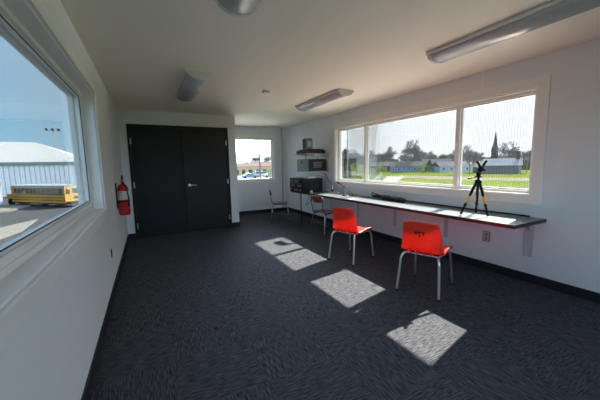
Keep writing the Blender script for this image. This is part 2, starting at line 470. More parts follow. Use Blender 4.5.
def back_x(z):   # outer face of the backrest at height z
    pr = chair_profile()
    for (xa, za), (xb, zb) in zip(pr, pr[1:]):
        if xa < -.19 and za <= z <= zb: return xa+(xb-xa)*(z-za)/(zb-za)
    return -.25
for yy, w_, hh in ((.032, .030, .038), (-.004, .030, .058), (-.040, .030, .038)):
    for (ya, yb, za, zb) in ((yy-w_/2, yy+w_/2, .660, .669), (yy-.005, yy+.005, .660-hh+.009, .660), (yy+w_/2-.007, yy+w_/2, .650, .660)):
        xs = [back_x(z)-.012-.0046 for z in (za, zb)]
        vs = [bm.verts.new(p) for p in ((xs[0], ya, za), (xs[0], yb, za), (xs[1], yb, zb), (xs[1], ya, zb))]
        bm.faces.new(vs)
mk = obj('stencilled_letters', bm, M['black'], c1)
sm = mk.modifiers.new('thick', 'SOLIDIFY'); sm.thickness = .0015; sm.offset = 1

# ------------------------------------------------------------ wooden school chairs
def ply_back_bm(w, h):
    bm = bmesh.new(); n = 15; m_ = 7; rows = []
    for j in range(m_):
        v = -1+2*j/(m_-1); row = []
        for k in range(n):
            u = -1+2*k/(n-1)
            hw = w/2*(1-.16*abs(v)**4); hh = h/2*(1-.25*abs(u)**5)
            row.append(bm.verts.new((-.035*(1-u*u)-.03*v*.5, u*hw, v*hh)))
        rows.append(row)
    for a, b in zip(rows, rows[1:]):
        for k in range(n-1): bm.faces.new((a[k], a[k+1], b[k+1], b[k]))
    return bm
def ply_seat_bm(w, d):
    bm = bmesh.new(); n = 13; m_ = 13; rows = []
    for j in range(m_):
        v = -1+2*j/(m_-1); row = []
        for k in range(n):
            u = -1+2*k/(n-1)
            hw = w/2*(1-.10*abs(v)**4)*(1+.05*v); x = d/2*v*(1-.08*abs(u)**4)
            z = -.010*(1-u*u)*(1-v*v) - (.018*max(0, v-.6)/.4)**1 + (.010*max(0, -v-.6)/.4)
            row.append(bm.verts.new((x, u*hw, z)))
        rows.append(row)
    for a, b in zip(rows, rows[1:]):
        for k in range(n-1): bm.faces.new((a[k], a[k+1], b[k+1], b[k]))
    return bm
def wooden_chair(label, loc, rz):
    t = thing('wooden_chair', label, 'chair', loc, rz)
    s = obj('seat', ply_seat_bm(.40, .38), M['plywood'], t, True, (.01, 0, .448)); q = s.modifiers.new('t', 'SOLIDIFY'); q.thickness = .012
    b = obj('backrest', ply_back_bm(.32, .135), M['plywood'], t, True, (-.215, 0, .70)); q = b.modifiers.new('t', 'SOLIDIFY'); q.thickness = .010
    for sd in (-1, 1):
        bm = bmesh.new(); add_tube(bm, smooth_path([(.10, sd*.150, .420), (-.10, sd*.150, .418), (-.175, sd*.150, .435), (-.205, sd*.150, .50), (-.226, sd*.150, .62), (-.252, sd*.148, .745)], 5), .010, 8)
        obj('back_post', bm, M['tube'], t, True)
        for fr in (0, 1):
            path = [(.10, sd*.155, .412), (.155, sd*.160, .395), (.185, sd*.175, .30), (.215, sd*.200, .012)] if fr else [(-.12, sd*.155, .412), (-.165, sd*.160, .395), (-.190, sd*.172, .30), (-.225, sd*.198, .012)]
            bm = bmesh.new(); add_tube(bm, smooth_path(path, 5), .0095, 8); lg = obj('leg', bm, M['tube'], t, True)
            bm = bmesh.new(); add_lathe(bm, [(.010, 0), (.014, .003), (.014, .02), (.012, .026)], 10, path[-1][0], path[-1][1]); obj('foot_glide', bm, M['rubber'], lg, True)
    bm = bmesh.new()
    add_tube(bm, [(-.178, -.167, .22*1.0), (-.200, 0, .215), (-.178, .167, .22)], .007, 8)
    add_tube(bm, [(.198, -.184, .17), (.198, .184, .17)], .007, 8)
    for sd in (-1, 1): add_tube(bm, [(-.2, sd*.180, .20), (.197, sd*.184, .18)], .006, 8)
    obj('stretcher', bm, M['tube'], t, True)
    return t
wooden_chair('reddish bent plywood school chair tucked under the counter beside the orange chairs', (3.47, 4.66, 0), math.radians(12))
w2 = wooden_chair('reddish bent plywood school chair standing alone in the far corner by the small window', (3.27, 6.42, 0), math.radians(-22))

# ------------------------------------------------------------ tripod on the desk
TP = Vector((3.765, 1.885, DZ))
t = thing('tripod', 'small black tripod with yellow leg bands and a V-shaped yoke on the counter', 'tripod', TP, 0)
apex = Vector((0, 0, .365))
feet = []
for ft in (Vector((-.155, .09, .0)), Vector((-.035, -.150, .0)), Vector((.13, .085, .0))):
    d = ft-apex; d.z = -apex.z
    a = apex+Vector((ft.x, ft.y, 0)).normalized()*.028
    P = lambda s: a+(Vector((ft.x, ft.y, .012))-a)*s
    bm = bmesh.new(); add_tube(bm, [P(0), P(.05), P(.40)], [.012, .016, .015], 10); lg = obj('leg', bm, M['black'], t, True)
    bm = bmesh.new(); add_tube(bm, [P(.402), P(.70)], .0125, 10); obj('yellow_band', bm, M['yellow'], lg, True)
    bm = bmesh.new(); add_tube(bm, [P(.64), P(.705), P(.71), P(.93)], [.016, .016, .012, .012], 10); obj('lower_leg', bm, M['black'], lg, True)
    bm = bmesh.new(); add_tube(bm, [P(.92), P(1.0)], [.013, .015], 10); obj('rubber_foot', bm, M['rubber'], lg, True)
bm = bmesh.new(); add_tube(bm, [(0, 0, .115), (0, 0, .13), (0, 0, .132), (0, 0, .44)], [.018, .018, .012, .012], 12); obj('centre_column', bm, M['black'], t, True)
bm = bmesh.new(); add_lathe(bm, [(.02, .36), (.036, .372), (.036, .40), (.022, .412)], 16); obj('collar', bm, M['black'], t, True)
bm = bmesh.new(); add_box(bm, -.035, .035, -.028, .028, .435, .452, .004); add_lathe(bm, [(.018, .452), (.026, .46), (.026, .478), (.016, .49)], 16)
add_box(bm, -.04, .04, -.018, .018, .488, .502, .003); obj('head', bm, M['black'], t, True)
bm = bmesh.new(); add_tube(bm, [(0, 0, .445), (-.075, .03, .432), (-.12, .045, .428)], [.007, .007, .010], 8); obj('pan_handle', bm, M['black'], t, True)
yd = Vector((math.cos(-.45), math.sin(-.45), 0)); hc = yd*.028
bm = bmesh.new(); add_tube(bm, [yd*.005+Vector((0, 0, .49)), hc+Vector((0, 0, .545))], .013, 10)
for s in (-1, 1):
    add_tube(bm, smooth_path([hc+Vector((0, 0, .52))-yd*s*.035, hc+Vector((0, 0, .552))+yd*s*.010, hc+Vector((0, 0, .590))+yd*s*.034, hc+Vector((0, 0, .625))+yd*s*.058], 4), [.014]*8+[.013]*4+[.010], 10)
add_tube(bm, [hc+Vector((0, 0, .518))-yd*.045, hc+Vector((0, 0, .518))+yd*.045], .012, 8)
obj('yoke', bm, M['black'], t, True)

# ------------------------------------------------------------ black bag on the desk
bm = bmesh.new()
P = smooth_path([(3.935, 3.10, DZ+.034), (3.945, 3.28, DZ+.040), (3.955, 3.50, DZ+.040), (3.965, 3.72, DZ+.046), (3.985, 3.86, DZ+.050)], 6)
n = len(P); seg = 14; rings = []
for i, p in enumerate(P):
    k = i/(n-1); rr = .036*(.62+.5*math.sin(PI*min(1, k*1.15+.08)))*(1+.16*math.sin(i*1.9)); 
    if i in (0, n-1): rr *= .5
    rings.append([bm.verts.new((p.x+1.45*rr*math.cos(a)*(1+.1*math.sin(3*a+i)), p.y, max(DZ+.001, p.z+(rr*.95)*math.sin(a)*(1+.12*math.sin(4*a+i*.7))))) for a in [2*PI*q/seg for q in range(seg)]])
for a, b in zip(rings, rings[1:]):
    for k in range(seg): bm.faces.new((a[k], a[(k+1) % seg], b[(k+1) % seg], b[k]))
bm.faces.new(rings[0][::-1]); bm.faces.new(rings[-1])
bag = tag(obj('carrying_bag', bm, M['cloth'], None, True), 'long limp black fabric bag lying on the counter below the wide window', 'bag')
bm = bmesh.new(); add_tube(bm, smooth_path([(3.95, 3.66, DZ+.07), (3.93, 3.78, DZ+.095), (3.99, 3.88, DZ+.105), (4.02, 3.95, DZ+.045), (3.97, 3.86, DZ+.06)], 5), .009, 8); obj('strap', bm, M['cloth'], bag, True)
# black cable along the wall edge of the desk
bm = bmesh.new(); pts = []
yy = 1.50
while yy < 4.2: pts.append((W-.030+.006*math.sin(yy*5), yy, DZ+.0085)); yy += .18
add_tube(bm, smooth_path(pts, 3), .008, 6)
tag(obj('cable', bm, M['black'], None, True), 'black cable lying along the wall edge of the counter', 'cable')

# ------------------------------------------------------------ microphone
t = thing('desk_microphone', 'black gooseneck microphone on a round base at the far end of the sunlit counter', 'microphone', (3.80, 4.46, DZ))
bm = bmesh.new(); add_lathe(bm, [(.058, 0), (.060, .006), (.052, .016), (.016, .022), (.010, .03)], 20); obj('base', bm, M['darkmetal'], t, True)
bm = bmesh.new(); add_tube(bm, [(0, 0, .02), (0, 0, .17)], .009, 10); obj('stand_pole', bm, M['steel'], t, True)
bm = bmesh.new(); add_tube(bm, [(.0, -.01, .165), (-.03, .05, .205), (-.055, .12, .245)], [.012, .013, .014], 10); add_tube(bm, [(-.055, .12, .245), (-.068, .155, .265)], [.024, .020], 12); obj('microphone_head', bm, M['black'], t, True)
bm = bmesh.new(); add_tube(bm, smooth_path([(0, -.01, .165), (.06, -.08, .12), (.10, -.10, .03), (.13, -.06, .008), (.17, .05, .008)], 5), .004, 6); obj('microphone_cable', bm, M['black'], t, True)
# small white card on desk
tag(obj('card', box(-.05, .05, -.035, .035, 0, .002), M['paper'], None, False, (3.60, 4.00, DZ+.0006)), 'small white card lying flat on the sunlit counter near the microphone', 'card')

# ------------------------------------------------------------ shelves and equipment in the far right corner
def shelf(z, label):
    t = thing('wall_shelf', label, 'shelf', (W, 5.75, z))
    obj('shelf_board', box(-.60, -.001, -.30, .30, -.0182, 0, bev=.002), M['shelf'], t)
    for yy in (-.24, .24):
        bm = bmesh.new(); add_box(bm, -.008, -.001, yy-.012, yy+.012, -.16, -.0185); add_box(bm, -.40, -.009, yy-.012, yy+.012, -.026, -.0185)
        add_prism(bm, [(-.009, -.15), (-.009, -.13), (-.34, -.027), (-.38, -.027)], 'y', yy-.003, yy+.003)
        obj('shelf_bracket', bm, M['white'], t)
    return t
shelf(1.605, 'upper grey wall shelf in the far right corner')
shelf(1.210, 'lower grey wall shelf in the far right corner, holding the grey cabinet')
# grey cabinet on the lower shelf
t = thing('amplifier_cabinet', 'grey metal cabinet with a dark vented end on the lower shelf', 'cabinet', (3.79, 5.74, 1.2105))
obj('body', box(-.235, .235, -.27, .27, 0, .275, bev=.006), M['grey'], t)
bm = bmesh.new(); add_box(bm, -.228, .228, -.276, -.2705, .006, .268, .001); e = obj('end_panel', bm, M['greydark'], t)
bm = bmesh.new()
for k in range(4): add_box(bm, -.11, .11, -.281, -.2765, .085+.035*k, .100+.035*k)
obj('vent_slot', bm, M['grey'], e)
bm = bmesh.new(); add_box(bm, -.243, -.2355, .01, .05, .17, .235, .002); obj('latch', bm, M['black'], t)
for yy, xx in ((.0, -.15), (-.2, .05)):
    bm = bmesh.new(); add_tube(bm, [(xx, yy, .2755), (xx, yy, .355)], .007, 8); obj('antenna', bm, M['black'], t, True)
# on the upper shelf
t = thing('flat_case', 'flat black equipment case lying on the upper shelf', 'case', (3.80, 5.74, 1.6055))
obj('case_body', box(-.26, .20, -.27, .27, .0, .075, bev=.012), M['black'], t)
obj('case_lid', box(-.22, .17, -.23, .23, .0755, .100, bev=.010), M['black'], t)
t = thing('loudspeaker', 'small upright grey loudspeaker standing on the black case on the upper shelf', 'speaker', (3.72, 5.78, 1.7061))
obj('body', box(-.085, .085, -.085, .085, 0, .25, bev=.008), M['grey'], t)
obj('speaker_grille', box(-.092, -.0855, -.072, .072, .02, .23, bev=.002), M['greydark'], t)
bm = bmesh.new(); add_box(bm, -.05, .05, -.0905, -.0855, .06, .18, .002); obj('rear_panel', bm, M['bracket'], t)
# rack on the desk
t = thing('equipment_rack', 'black equipment rack with knobs on the dark far end of the counter', 'equipment rack', (3.635, 5.78, DZ+.0005))
obj('rack_case', box(-.24, .27, -.33, .30, 0, .315, bev=.008), M['black'], t)
kn = []
for r_ in range(3):
    z0 = .015+.098*r_
    p = obj('rack_panel', box(-.249, -.2405, -.31, .28, z0, z0+.088, bev=.002), M['greydark'], t)
    for k in range(6):
        yy = -.26+.095*k+.01*r_
        bm = bmesh.new(); add_tube(bm, [(-.2495, yy, z0+.044), (-.272, yy, z0+.044)], .014, 10)
        obj('knob', bm, (M['steel'], M['red'], M['bracket'], M['steel'], M['black'], M['steel'])[(k+2*r_) % 6], p, True)
for r_ in range(2):
    p = obj('side_panel', box(-.21, .24, -.339, -.3305, .02+.145*r_, .15+.145*r_, bev=.002), M['greydark'], t)
    bm = bmesh.new(); add_tube(bm, smooth_path([(-.17, -.3395, .06+.145*r_), (-.05, -.375, .09+.145*r_), (.12, -.375, .07+.145*r_), (.20, -.3395, .11+.145*r_)], 4), .006, 6); obj('patch_cable', bm, M['black'], p, True)
tag(obj('paper_stack', box(-.10, .10, -.13, .13, 0, .035, bev=.003), M['paper'], None, False, (3.66, 5.62, DZ+.3165)), 'white stack of papers on top of the black equipment rack', 'papers')
def cup(x, y, label):
    bm = bmesh.new(); add_lathe(bm, [(.026, 0), (.034, .05), (.0345, .052), (.031, .050), (.024, .004)], 16)
    return tag(obj('white_cup', bm, M['white'], None, True, (x, y, DZ+.0006)), label, 'cup')
cup(3.56, 5.36, 'small white cup before the black rack, right of its twin')
cup(3.535, 5.60-.21+.02+.08, 'small white cup before the black rack, left of its twin')
# power strip with cords
t = thing('power_strip', 'white power strip lying on the counter between the rack and the microphone', 'power strip', (3.90, 4.98, DZ+.0005), math.radians(6))
obj('strip_body', box(-.03, .03, -.15, .15, 0, .035, bev=.006), M['white'], t)
for k in range(4): obj('socket', box(-.015, .015, -.12+.06*k, -.09+.06*k, .0352, .038), M['ivory'], t)
obj('plug', box(-.02, .02, -.02+.06, .02+.06, .0385, .080, bev=.006), M['black'], t)
bm = bmesh.new(); add_tube(bm, smooth_path([(3.92, 5.42, 1.19), (3.95, 5.38, 1.12), (3.98, 5.28, .99), (3.97, 5.15, .90), (3.90, 5.045, .826)], 6), .008, 6)
tag(obj('cable', bm, M['black'], None, True), 'black cable hanging from the lower shelf to the power strip', 'cable')
bm = bmesh.new()
add_tube(bm, smooth_path([(3.93, 4.86, DZ+.007), (3.99, 4.70, DZ+.03), (4.04, 4.68, DZ+.10), (4.06, 4.80, DZ+.15), (4.05, 4.95, DZ+.12), (4.03, 5.00, DZ+.007)], 6), .005, 6)
tag(obj('cable', bm, M['white'], None, True), 'pale looped cord standing up behind the power strip', 'cable')
bm = bmesh.new()
add_tube(bm, smooth_path([(3.86, 5.95, DZ-.05), (3.80, 5.96, .50), (3.78, 6.02, .40), (3.84, 6.06, .38), (3.90, 5.98, .52), (3.90, 5.94, DZ-.05)], 5), .008, 6)
tag(obj('cable', bm, M['black'], None, True), 'black cable looping down below the far end of the counter', 'cable')
t = thing('desk_leg_frame', 'thin dark steel support leg under the far end of the counter', 'support leg', (3.56, 5.85, 0))
bm = bmesh.new(); add_tube(bm, [(0, 0, .01), (0, 0, DZ-.045)], .013, 10); obj('leg', bm, M['darkmetal'], t, True)
bm = bmesh.new(); add_lathe(bm, [(.03, 0), (.03, .006), (.015, .014)], 14); obj('foot', bm, M['darkmetal'], t, True)
bm = bmesh.new(); add_box(bm, -.04, .04, -.04, .04, DZ-.046, DZ-.0385, .001); obj('top_plate', bm, M['darkmetal'], t)

# ------------------------------------------------------------ outlets
def outlet(loc, rz, plate, label):
    t = thing('wall_outlet', label, 'outlet', loc, rz)
    obj('cover_plate', box(0, .006, -.038, .038, -.060, .060, bev=.002), plate, t)
    for zz in (-.024, .024): obj('receptacle', box(.0062, .0085, -.016, .016, zz-.014, zz+.014, bev=.001), M['black'] if plate is M['black'] else M['grey'], t)
    bm = bmesh.new(); ring_box_x(bm, -.0001, .004, -.043, .043, -.065, .065, .005, 0); obj('plate_rim', bm, M['black'], t)
    return t
outlet((W, 1.955, .425), PI, M['ivory'], 'beige duplex outlet on the wall under the near end of the counter')
o_ = outlet((0, 3.62, .43), 0, M['black'], 'small black outlet low on the left wall below the window end'); o_.scale = (1, .6, .75)

# ------------------------------------------------------------ fire extinguisher
FX, FY = .090, 4.74
t = thing('fire_extinguisher', 'red fire extinguisher with black hose hanging on the left wall beside the black doors', 'fire extinguisher', (FX, FY, .69))
bm = bmesh.new(); add_lathe(bm, [(.060, 0), (.068, .008), (.072, .03), (.072, .37), (.064, .405), (.045, .435), (.022, .448), (.022, .46)], 28); obj('cylinder', bm, M['red'], t, True)
bm = bmesh.new(); add_lathe(bm, [(.0725, .225), (.0732, .226), (.0732, .345), (.0725, .346)], 28)
lb = obj('label', bm, M['paper'], t, True)
bm = bmesh.new()
for zz, w_ in ((.325, .9), (.305, .6), (.285, .8), (.265, .5), (.245, .7)):
    for a0 in [i*.12 for i in range(int(w_*10))]:
        a = -2.6+a0; a2 = a+.085; r_ = .0737
        vs = [bm.verts.new((r_*math.cos(x), r_*math.sin(x), z)) for x, z in ((a, zz), (a2, zz), (a2, zz+.009), (a, zz+.009))]; bm.faces.new(vs)
obj('label_print', bm, M['greydark'], lb)
bm = bmesh.new(); add_lathe(bm, [(.018, .4605), (.022, .465), (.022, .495), (.015, .505)], 14); obj('valve', bm, M['steel'], t, True)
bm = bmesh.new(); add_prism(bm, [(-.02, .506), (.03, .506), (.095, .535), (.095, .545), (.02, .528), (-.02, .525)], 'x', -.010, .010); obj('handle', bm, M['black'], t)
bm = bmesh.new(); add_prism(bm, [(.0, .548), (.02, .534), (.098, .556), (.098, .566), (.02, .562)], 'x', -.009, .009); obj('lever', bm, M['black'], t)
bm = bmesh.new(); add_tube(bm, [(.022, -.01, .48), (.035, -.016, .48)], .014, 12); obj('gauge', bm, M['white'], t, True)
bm = bmesh.new(); add_tube(bm, smooth_path([(0, -.02, .485), (.01, -.075, .47), (.045, -.098, .40), (.065, -.085, .25), (.060, -.080, .13)], 6), [.009]*18+[.010]*4+[.014]*3, 10); obj('hose', bm, M['black'], t, True)
bm = bmesh.new(); add_box(bm, -FX+.0005, -.0735, -.025, .025, .10, .46, .002); obj('wall_bracket', bm, M['darkmetal'], t)
bm = bmesh.new(); add_lathe(bm, [(.0726, .185), (.0748, .186), (.0748, .208), (.0726, .209)], 24); obj('strap', bm, M['black'], t, True)

# ------------------------------------------------------------ ceiling fixtures
def fixture(label, x, ya, yb, wd=.30):
    t = thing('ceiling_light', label, 'ceiling light', (x, (ya+yb)/2, H))
    hl = (yb-ya)/2; hw = wd/2
    obj('housing', box(-hw, hw, -hl, hl, -.026, -.0005, bev=.006), M['white'], t)
    bm = bmesh.new(); n = 14
    lw = hw*.84; poly = [(-lw+2*lw*k/n, -.0265-.058*math.sin(PI*k/n)**.6) for k in range(n+1)]
    A = [bm.verts.new((p[0], -hl+.035, p[1])) for p in poly]; B = [bm.verts.new((p[0], hl-.035, p[1])) for p in poly]
    for i in range(n): bm.faces.new((A[i], B[i], B[i+1], A[i+1]))
    lens = obj('lens', bm, M['lens'], t, True); q = lens.modifiers.new('t', 'SOLIDIFY'); q.thickness = .003
    for s in (-1, 1):
        bm = bmesh.new(); pl = [(p[0]*1.03, p[1]-(.004 if 0 < i_ < n else 0)) for i_, p in enumerate(poly)]
        add_prism(bm, pl, 'y', s*(hl-.035) if s > 0 else -hl, hl if s > 0 else -(hl-.035)); obj('end_cap', bm, M['white'], t)
fixture('wraparound fluorescent light on the left, near the black doors', 1.020, 3.47, 4.82)
fixture('wraparound fluorescent light on the left, cut off by the top of the view', 1.020, .60, 1.93)
fixture('short-looking wraparound fluorescent light on the right, farther from the camera', 3.080, 3.47, 4.82)
fixture('long wraparound fluorescent light on the right, nearest the wide window', 3.100, .62, 1.99)
t = thing('smoke_detector', 'small round white smoke detector on the ceiling between the far lights', 'smoke detector', (2.035, 4.00, H))
bm = bmesh.new(); add_lathe(bm, [(.060, -.0005), (.062, -.012), (.056, -.014), (.056, -.028), (.040, -.040), (.012, -.042)], 24); obj('body', bm, M['white'], t, True)
bm = bmesh.new(); add_lathe(bm, [(.0562, -.018), (.0572, -.019), (.0572, -.024), (.0562, -.025)], 24); obj('vent_ring', bm, M['grey'], t, True)

# ============================================================ OUTSIDE
K = 1.0
M['grass'] = mat('grass', (.054, .070, .012), .9, noise=.35, nscale=.15, bump=0, spec=0.)
M['lot'] = mat('asphalt', (.050, .054, .058), .9, noise=.15, nscale=.4, spec=0.)
M['concrete'] = mat('concrete', (.15, .145, .13), .9, noise=.10, nscale=.6, spec=0.)
M['bounce_steps'] = mat('pale_bounce_steps', (.84, .73, .60), .8, noise=.05, nscale=.6, spec=0.)  # pale surface of the steps added as a reflector
M['bounce_slab'] = mat('pale_bounce_slab', (.52, .49, .43), .9, noise=.05, nscale=.6, spec=0.)  # pale surface of the slab added for bounce light
M['dirt'] = mat('infield_dirt', (.095, .085, .065), .95, noise=.15, nscale=.2, spec=0.)
M['steelwhite'] = mat('white_sheet_metal', (.80, .83, .84), .5, noise=.04, spec=0.)
M['roofwhite'] = mat('white_roof_metal', (.24, .25, .255), .5, noise=.04, spec=0.)
M['ribshade'] = mat('sheet_rib_shade', (.45, .48, .50), .6, spec=0.)  # rib shade put into a darker colour
M['eavegreen'] = mat('grey_green_trim', (.22, .28, .28), .5, spec=0.)
M['busyellow'] = mat('bus_yellow', (.46, .27, .07), .4, spec=0.)
M['busdark'] = mat('bus_black', (.02, .022, .028), .4, spec=0.)
M['busglass'] = mat('bus_glass', (.05, .07, .09), .15)
M['busroof'] = mat('bus_white_roof', (.22, .24, .26), .5, spec=0.)
M['bark'] = mat('bare_bark', (.19, .17, .16), .9, noise=.3, nscale=2, spec=0.)  # lightened so that distance haze sits in the colour
M['bark2'] = mat('budding_twigs', (.22, .20, .13), .9, noise=.3, nscale=2, spec=0.)
M['evergreen'] = mat('evergreen_needles', (.018, .040, .022), .9, noise=.4, nscale=3, spec=0.)
M['bushgreen'] = mat('bush_leaves', (.12, .15, .03), .9, noise=.4, nscale=3, spec=0.)
M['tan'] = mat('tan_siding', (.42, .33, .22), .8, noise=.05, spec=0.)
M['bluesiding'] = mat('pale_blue_siding', (.14, .19, .23), .8, noise=.05, spec=0.)
M['whitesiding'] = mat('white_siding', (.33, .37, .42), .8, noise=.05, spec=0.)
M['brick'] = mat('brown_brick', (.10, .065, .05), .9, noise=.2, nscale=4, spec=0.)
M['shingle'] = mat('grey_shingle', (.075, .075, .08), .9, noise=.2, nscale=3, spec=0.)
M['brickhaze'] = mat('hazy_brick', (.15, .13, .125), .9, noise=.2, nscale=4, spec=0.)  # paler brick, distance haze painted in
M['shinglehaze'] = mat('hazy_shingle', (.17, .17, .18), .9, noise=.2, nscale=3, spec=0.)  # paler shingle, haze carried by the colour
M['shinglered'] = mat('brown_shingle', (.12, .085, .075), .9, noise=.2, nscale=3, spec=0.)
M['carblue'] = mat('blue_car_paint', (.10, .17, .30), .3, coat=.5)
M['carsilver'] = mat('silver_car_paint', (.30, .33, .37), .3, coat=.5)
M['carwhite'] = mat('white_car_paint', (.45, .46, .48), .3, coat=.5)

bm = bmesh.new(); add_box(bm, -600, 700, -300, 900, GZ-.5, GZ); g = struct('ground_lawn', bm, M['grass'])
# asphalt lot on the left side
bm = bmesh.new(); add_prism(bm, [(-160, -30), (-1.5, -30), (-1.5, 20), (3, 49), (6, 75), (-160, 75)], 'z', GZ+.001, GZ+.02); struct('ground_lot', bm, M['lot'])
bm = bmesh.new(); add_prism(bm, [(-30, 48), (-17.83, 54.0), (-15.7, 56.9), (-13.83, 51.2), (-14.6, 46.5), (-22, 40)], 'z', GZ+.021, GZ+.17); struct('ground_curb', bm, M['concrete'])
bm = bmesh.new(); add_prism(bm, [(-16, 29), (-11.1, 33.6), (-9.56, 37.26), (-8.89, 30.7), (-9.3, 28.0), (-14, 22)], 'z', GZ+.021, GZ+.10); struct('ground_walk', bm, M['concrete'])
# road behind back window
bm = bmesh.new(); add_prism(bm, [(20, 112), (90, 98), (100, 132), (26, 148)], 'z', GZ+.001, GZ+.03); struct('ground_road', bm, M['concrete'])
# walk and dirt strip across the field
def strip(name, pts, w_, m_, h_):
    bm = bmesh.new(); L_ = []; R_ = []
    for i, p in enumerate(pts):
        a = pts[max(0, i-1)]; b = pts[min(len(pts)-1, i+1)]; d = (b-a).normalized(); nn = Vector((-d.y, d.x, 0))
        ww = w_[i] if isinstance(w_, (list, tuple)) else w_
        L_.append(p+nn*ww/2); R_.append(p-nn*ww/2)
    poly = [(p.x, p.y) for p in L_]+[(p.x, p.y) for p in R_[::-1]]
    add_prism(bm, poly, 'z', GZ+.001, GZ+h_); return struct(name, bm, m_)
strip('ground_track', [az(388, 118), az(420, 108), az(450, 102), (az(490, 98)), az(540, 96), az(600, 96)], [14, 17, 18, 17, 16, 16], M['dirt'], .03)
strip('ground_path', [az(376, 40), az(382, 60), az(390, 85), az(396, 112)], [2.2, 3.0, 4.2, 6.0], M['concrete'], .05)
bm = bmesh.new(); add_prism(bm, [tuple(az(335, 46)[:2]), tuple(az(360, 52)[:2]), tuple(az(360, 66)[:2]), tuple(az(335, 58)[:2])], 'z', GZ+.001, GZ+.04); struct('ground_pad', bm, M['concrete'])

# pale unseen steps added below the wide window to bounce sun indoors
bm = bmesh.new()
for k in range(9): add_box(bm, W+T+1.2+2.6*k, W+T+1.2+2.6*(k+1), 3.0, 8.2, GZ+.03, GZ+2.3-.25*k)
struct('ground_bounce_steps', bm, M['bounce_steps'])
bm = bmesh.new(); add_prism(bm, [(1.0, D2+T+.6), (48, D2+T+.6), (48, 88), (9.0, 88), (3.5, 40)], 'z', GZ+.021, GZ+.9); struct('ground_bounce_slab', bm, M['bounce_slab'])  # unseen slab added beyond the back window to bounce light indoors
# ---- school bus
def bus(label, loc, rz, L_=10.6):
    t = thing('school_bus', label, 'bus', loc, rz)
    Wd, z0, z1 = 2.4, .55, 2.95
    prof = [(0, z0), (0, z1-.35), (.12, z1-.12), (.45, z1), (Wd-.45, z1), (Wd-.12, z1-.12), (Wd, z1-.35), (Wd, z0)]
    bm = bmesh.new(); add_prism(bm, [(y, z) for y, z in prof[:2]]+[(Wd, z1-.35), (Wd, z0)], 'x', 0, L_); obj('body', bm, M['busyellow'], t)
    bm = bmesh.new(); add_prism(bm, [(-.01, z1-.349), (.12, z1-.12), (.45, z1), (Wd-.45, z1), (Wd-.12, z1-.12), (Wd+.01, z1-.349)], 'x', .0, L_); obj('roof', bm, M['busroof'], t)
    bm = bmesh.new(); add_box(bm, L_+.001, L_+1.5, .2, Wd-.2, z0, 1.65, .15); obj('hood', bm, M['busyellow'], t)
    n = 12
    for k in range(n):
        xa = .45+k*(L_-.9)/n
        for yy in (-.012, Wd+.001):
            o = obj('side_window', box(xa, xa+(L_-.9)/n-.14, yy, yy+.011, 1.78, 2.48), M['busglass'], t)
    for zz in (1.66, 1.22, .86):
        bm = bmesh.new(); add_box(bm, .05, L_-.05, -.02, -.001, zz, zz+.07); add_box(bm, .05, L_-.05, Wd+.001, Wd+.02, zz, zz+.07); obj('rub_rail', bm, M['busdark'], t)
    for (ya, yb, za, zb) in ((1.75, 2.25, 1.75, 2.35), (.25, 1.45, 1.8, 2.45), (.30, 1.35, 1.05, 1.45)):
        obj('rear_window', box(-.012, -.001, ya, yb, za, zb), M['busglass'], t)
    obj('rear_bumper', box(-.18, -.015, .02, Wd-.02, .45, .75, bev=.03), M['busdark'], t)
    for yy in (.25, Wd-.25):
        bm = bmesh.new(); add_tube(bm, [(-.03, yy, 2.62-.18), (-.001, yy, 2.62-.18)], .09, 12); obj('rear_lamp', bm, M['red'], t)
    for xx in (4.2, L_+.5):
        for yy in (.0, Wd-.28):
            bm = bmesh.new(); add_tube(bm, [(xx, yy-.021, .5), (xx, yy+.26, .5)], .5, 22); w_ = obj('wheel', bm, M['busdark'], t, True)
            bm = bmesh.new(); add_tube(bm, [(xx, yy-.035, .5), (xx, yy-.0215, .5)], .2, 14); obj('wheel_hub', bm, M['steel'], w_, True)
    obj('chassis', box(.4, L_+1.2, .35, Wd-.35, .35, z0-.001), M['busdark'], t)
    return t

BA = 2.35
bd = Vector((math.cos(BA), math.sin(BA), 0)); bn = Vector((bd.y, -bd.x, 0))
bus('yellow school bus parked in front of the white metal building', Vector((-9.2, 47.0, GZ+.021))+bn*2.4, BA)
t = thing('box_trailer', 'white and blue box trailer at the left edge beside the yellow school bus', 'trailer', (-20.7, 50.6, GZ+.171), 3.14)
obj('box', box(-4, 4, -1.25, 1.25, .75, 3.3, bev=.06), M['busroof'], t)
obj('lower_panel', box(-3.95, 3.95, -1.27, 1.27, .45, 1.55, bev=.04), M['carblue'], t)
for xx in (-1.2, 1.2):
    for yy in (-1.2, .95):
        bm = bmesh.new(); add_tube(bm, [(xx, yy, .42), (xx, yy+.25, .42)], .42, 18); obj('wheel', bm, M['busdark'], t, True)

# ---- white metal building
t = thing('metal_building', 'large white metal building with a sloping roof beyond the school bus', 'building', (-20, 74, GZ))
xl, xr, ye, he, hr = -45., 9.6, 0., 6.5, 11.2
bm = bmesh.new()
x = xl
add_box(bm, xl, xr, .05, 26, 0, he-.6)
while x < xr:      # standing ribs of the wall sheets
    add_box(bm, x, x+.12, -.03, .05, 0, he-.6); x += .75
obj('wall_sheet', bm, M['steelwhite'], t)
bm = bmesh.new(); x = xl
while x < xr: add_box(bm, x+.3, x+.44, -.02, .04, 0, he-.61); x += .75
obj('wall_rib_shade', bm, M['ribshade'], t)  # darker strips stand in for the shade between ribs
obj('eave_trim', box(xl-.3, xr+.3, -.25, .2, he-.6, he, bev=.03), M['eavegreen'], t)
bm = bmesh.new()
vs = [bm.verts.new(p) for p in ((xl-.3, -.3, he), (xr+.3, -.3, he), (-1.6, 13, hr), (xl, 13, hr), (xl-.3, 26.3, he), (xr+.3, 26.3, he))]
